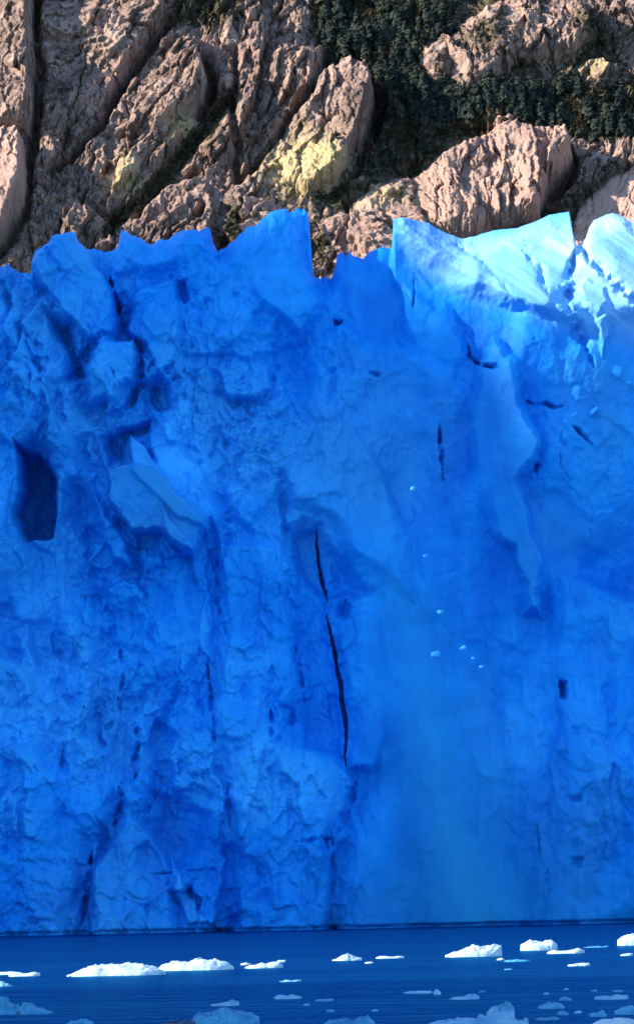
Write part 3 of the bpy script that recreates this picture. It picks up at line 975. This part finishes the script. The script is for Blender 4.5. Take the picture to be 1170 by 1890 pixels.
# heights along the ridge: high by the ice, a saddle whose sun reaches the middle floes, high again nearer the viewer
hv = np.interp(tv - t_wall, [-900, -420, -330, -150, -90, -40, 12, 24, 60, 150, 198, 212, 330, 500, 700],
               [40, 60, 90, HR * 0.62, HR - 10, HR, HR, HR - 70, HR - 150, HR - 150, HR - 110, HR + 4, HR + 10, HR * 0.8, 60])
hv = hv + 1.5 * fbm(tv * 0.05, tv * 0, 4, 161)
qv = np.concatenate([np.linspace(-620, -30, 24), np.linspace(-20, 20, 9), np.linspace(30, 720, 24)])
prof = np.interp(qv, [-620, -20, 0, 20, 720], [-0.06, 0.93, 1.0, 0.93, -0.06])
TT, QQ = np.meshgrid(tv, qv)
HH = prof[:, None] * hv[None, :] + 10 * fbm(TT * 0.02, QQ * 0.02, 4, 163) * np.clip(np.abs(QQ) / 60, 0, 1)
RXv = TT * tx + (RD + QQ) * ux
RYv = TT * ty + (RD + QQ) * uy
rz = np.zeros(TT.size)
ridge = mesh_from('shade_hill', np.stack([RXv, RYv, HH], -1).reshape(-1, 3), grid_faces(*TT.shape), ROCK, True, {'veg': rz + 0.3, 'ochre': rz, 'pink': rz})
tag(ridge, 'unseen rock ridge added to shade the glacier and the nearest floes', 'shade_hill', kind='structure')

# ------------------------------------------------------------------ water
wv = [(-15000, -800, 0), (15000, -800, 0), (15000, 15000, 0), (-15000, 15000, 0)]
tag(mesh_from('water', wv, [(0, 1, 2, 3)], mat_water()), 'deep blue lake water with small drifting ice', 'water', kind='structure')

# ------------------------------------------------------------------ floating ice
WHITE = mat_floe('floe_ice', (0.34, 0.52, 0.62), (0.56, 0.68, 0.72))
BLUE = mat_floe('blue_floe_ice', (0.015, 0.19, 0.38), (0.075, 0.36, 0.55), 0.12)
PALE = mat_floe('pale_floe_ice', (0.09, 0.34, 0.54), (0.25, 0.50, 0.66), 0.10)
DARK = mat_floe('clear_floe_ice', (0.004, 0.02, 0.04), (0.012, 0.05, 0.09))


def floe(x0, x1, yb, prof_px, mat, label, group, depth=0.9, seed=0, name='ice_floe', cat='ice floe', rough_=1.0):
    """x0..x1 and yb: waterline in the photograph; prof_px: heights in pixels at even steps along it"""
    xc = (x0 + x1) / 2
    wxp, wyp = on_water(xc, yb)
    k = F / wyp
    L = (x1 - x0) / k
    W = depth * L * 0.5 + 0.5
    W = min(W, 3.0)
    nu_, nv_ = 64, 30
    u = np.linspace(-1, 1, nu_)
    v = np.linspace(-1, 1, nv_)
    U, Vv = np.meshgrid(u, v)
    pr = np.array(prof_px, float) / k * (0.85 if mat is WHITE else 0.78)
    H = np.interp(U, np.linspace(-1, 1, len(pr)), pr)
    ang = np.arctan2(Vv, U)
    wob = 0.16 * fbm(np.cos(ang) * 1.2 + seed * 3.3, np.sin(ang) * 1.2 + seed, 4, seed)
    # superellipse footprint
    fx = U * (1 - 0.10 * np.abs(Vv) ** 3)
    fy = Vv * (np.maximum(1 - np.abs(U) ** 3.5, 0.0) ** 0.5 * 0.92 + 0.08) * (1 + wob)
    off = 0.25 * fbm(U * 1.5 + seed, U * 0 + seed * 2, 3, seed + 3)
    cap = np.clip(1 - np.abs(Vv + off * (1 - np.abs(Vv))) ** 3.0, 0, 1) ** 0.8
    nz = fbm(U * L * 0.9 + seed * 7, Vv * W * 0.9 + seed * 5, 5, seed + 7)
    fc = facets(U * L * 0.8 + seed * 5, Vv * W * 0.8 + seed, seed % 9, 0.9)[0] + 0.45 * facets(U * L * 2.3 + seed * 3, Vv * W * 2.3 + seed, seed % 7, 1.0)[0]
    hm = pr.max()
    Hh = (H * cap) * (1 + rough_ * (0.30 * nz + 0.40 * fc)) + rough_ * 0.14 * hm * (nz + fc) * cap
    edge = (np.abs(Vv) >= 0.999) | (np.abs(U) >= 0.999)
    Zz = np.where(edge, -0.12, np.maximum(Hh, 0.02 + 0.0 * Hh))
    Vt = np.stack([fx * L / 2, fy * W / 2, Zz], -1).reshape(-1, 3)
    Ft = grid_faces(nv_, nu_).reshape(-1, 4)
    nb = len(Vt)
    Vb = Vt.copy()
    Vb[:, 2] = -0.12 - 0.5 * hm * np.maximum(cap.ravel(), 0)
    o = mesh_from(name, np.concatenate([Vt, Vb]), np.concatenate([Ft, Ft[:, ::-1] + nb]), mat, True)
    o.location = (wxp, wyp + W * 0.42, 0)
    o.rotation_euler.z = float(rs.normal() * 0.05)
    o.scale.x = 1.03
    tag(o, label, cat, group)
    return o


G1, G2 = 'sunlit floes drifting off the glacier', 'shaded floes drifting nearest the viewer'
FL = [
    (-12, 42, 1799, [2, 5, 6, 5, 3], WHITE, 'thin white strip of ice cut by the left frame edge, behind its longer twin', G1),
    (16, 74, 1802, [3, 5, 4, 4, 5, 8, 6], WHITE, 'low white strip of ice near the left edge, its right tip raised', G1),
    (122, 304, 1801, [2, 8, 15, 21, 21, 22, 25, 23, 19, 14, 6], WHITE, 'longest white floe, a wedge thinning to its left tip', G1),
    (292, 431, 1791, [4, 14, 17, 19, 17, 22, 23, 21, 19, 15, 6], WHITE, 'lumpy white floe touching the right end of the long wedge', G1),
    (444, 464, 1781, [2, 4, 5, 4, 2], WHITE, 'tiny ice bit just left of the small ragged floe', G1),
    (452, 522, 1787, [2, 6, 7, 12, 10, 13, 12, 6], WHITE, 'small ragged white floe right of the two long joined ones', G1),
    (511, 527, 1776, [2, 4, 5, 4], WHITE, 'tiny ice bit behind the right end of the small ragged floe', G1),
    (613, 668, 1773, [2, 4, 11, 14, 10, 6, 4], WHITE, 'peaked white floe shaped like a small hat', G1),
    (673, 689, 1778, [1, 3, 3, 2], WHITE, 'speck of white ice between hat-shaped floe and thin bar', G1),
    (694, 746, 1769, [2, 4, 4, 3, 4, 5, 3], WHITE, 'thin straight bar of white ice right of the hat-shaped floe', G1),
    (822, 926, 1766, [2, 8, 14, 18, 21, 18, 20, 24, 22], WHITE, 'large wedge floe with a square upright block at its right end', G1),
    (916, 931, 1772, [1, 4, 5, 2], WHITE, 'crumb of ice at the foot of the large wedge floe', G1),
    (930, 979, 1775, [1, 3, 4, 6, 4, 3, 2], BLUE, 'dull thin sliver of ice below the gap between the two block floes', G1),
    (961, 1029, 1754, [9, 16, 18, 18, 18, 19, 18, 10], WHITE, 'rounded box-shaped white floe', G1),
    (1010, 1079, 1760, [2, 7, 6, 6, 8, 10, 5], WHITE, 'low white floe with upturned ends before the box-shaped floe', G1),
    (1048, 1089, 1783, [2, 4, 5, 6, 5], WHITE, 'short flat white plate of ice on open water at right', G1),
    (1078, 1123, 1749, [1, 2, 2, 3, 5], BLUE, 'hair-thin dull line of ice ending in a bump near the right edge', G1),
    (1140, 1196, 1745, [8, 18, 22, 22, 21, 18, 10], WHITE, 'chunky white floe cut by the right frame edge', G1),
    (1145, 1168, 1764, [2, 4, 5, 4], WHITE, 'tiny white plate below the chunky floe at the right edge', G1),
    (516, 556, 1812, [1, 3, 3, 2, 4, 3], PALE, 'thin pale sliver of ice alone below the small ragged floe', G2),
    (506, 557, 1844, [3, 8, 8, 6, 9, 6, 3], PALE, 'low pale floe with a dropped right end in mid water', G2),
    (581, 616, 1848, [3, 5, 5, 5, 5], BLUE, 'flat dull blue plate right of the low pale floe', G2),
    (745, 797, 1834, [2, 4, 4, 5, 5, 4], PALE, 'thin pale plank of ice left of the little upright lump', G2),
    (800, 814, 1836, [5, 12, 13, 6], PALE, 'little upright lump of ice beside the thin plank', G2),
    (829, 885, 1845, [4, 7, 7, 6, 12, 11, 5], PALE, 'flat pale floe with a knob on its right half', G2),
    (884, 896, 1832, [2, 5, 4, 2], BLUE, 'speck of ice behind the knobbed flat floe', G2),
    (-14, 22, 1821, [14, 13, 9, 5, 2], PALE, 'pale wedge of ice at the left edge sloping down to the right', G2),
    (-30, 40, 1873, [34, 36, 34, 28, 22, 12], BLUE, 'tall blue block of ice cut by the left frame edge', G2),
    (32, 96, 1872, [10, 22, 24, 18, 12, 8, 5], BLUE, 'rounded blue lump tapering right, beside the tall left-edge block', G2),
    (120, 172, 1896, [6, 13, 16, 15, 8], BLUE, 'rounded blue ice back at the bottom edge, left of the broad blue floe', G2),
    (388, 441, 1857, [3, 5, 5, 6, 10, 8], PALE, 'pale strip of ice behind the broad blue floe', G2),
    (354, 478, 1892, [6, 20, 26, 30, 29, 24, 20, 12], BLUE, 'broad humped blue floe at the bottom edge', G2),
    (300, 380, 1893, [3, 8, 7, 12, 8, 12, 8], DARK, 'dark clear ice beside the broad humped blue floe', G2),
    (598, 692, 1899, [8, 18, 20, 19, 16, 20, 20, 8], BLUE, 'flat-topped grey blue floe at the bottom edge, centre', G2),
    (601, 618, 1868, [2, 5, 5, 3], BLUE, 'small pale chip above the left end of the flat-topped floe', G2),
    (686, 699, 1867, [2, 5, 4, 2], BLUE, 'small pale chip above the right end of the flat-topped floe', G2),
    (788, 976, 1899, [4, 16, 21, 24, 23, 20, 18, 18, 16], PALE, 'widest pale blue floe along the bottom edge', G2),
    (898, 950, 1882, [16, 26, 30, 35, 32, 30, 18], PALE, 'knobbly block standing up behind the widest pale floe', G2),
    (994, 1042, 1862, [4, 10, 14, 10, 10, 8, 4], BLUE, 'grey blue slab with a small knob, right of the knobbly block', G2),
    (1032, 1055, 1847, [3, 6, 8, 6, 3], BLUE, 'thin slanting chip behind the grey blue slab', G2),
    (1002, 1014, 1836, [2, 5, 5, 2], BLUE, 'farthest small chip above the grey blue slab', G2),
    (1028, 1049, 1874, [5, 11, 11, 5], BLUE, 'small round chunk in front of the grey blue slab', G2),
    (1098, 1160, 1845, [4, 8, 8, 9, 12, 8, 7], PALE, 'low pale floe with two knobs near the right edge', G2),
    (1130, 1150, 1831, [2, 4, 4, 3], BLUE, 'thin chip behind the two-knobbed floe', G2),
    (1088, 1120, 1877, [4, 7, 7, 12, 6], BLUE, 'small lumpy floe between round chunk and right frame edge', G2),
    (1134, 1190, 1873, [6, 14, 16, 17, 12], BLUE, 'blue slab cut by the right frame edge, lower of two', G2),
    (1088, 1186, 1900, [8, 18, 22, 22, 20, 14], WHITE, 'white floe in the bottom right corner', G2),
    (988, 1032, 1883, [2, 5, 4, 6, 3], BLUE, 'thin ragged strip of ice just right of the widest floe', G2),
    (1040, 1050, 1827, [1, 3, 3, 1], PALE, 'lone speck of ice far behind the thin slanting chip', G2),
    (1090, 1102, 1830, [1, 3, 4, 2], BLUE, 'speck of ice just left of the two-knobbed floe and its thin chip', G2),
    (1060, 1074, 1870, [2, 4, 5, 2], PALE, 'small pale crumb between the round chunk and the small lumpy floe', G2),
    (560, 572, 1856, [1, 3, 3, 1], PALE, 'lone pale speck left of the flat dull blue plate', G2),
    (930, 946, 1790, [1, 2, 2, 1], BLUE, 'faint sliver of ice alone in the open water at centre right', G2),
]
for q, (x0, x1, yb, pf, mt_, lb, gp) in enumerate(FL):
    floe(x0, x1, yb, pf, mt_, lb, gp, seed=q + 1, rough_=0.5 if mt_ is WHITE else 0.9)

# ------------------------------------------------------------------ picture settings
scene.view_settings.view_transform = 'Standard'
scene.view_settings.look = 'None'
scene.view_settings.gamma = 1.0
scene.view_settings.exposure = 1.3
scene.cycles.max_bounces = 6
scene.cycles.volume_bounces = 1
scene.cycles.use_denoising = True
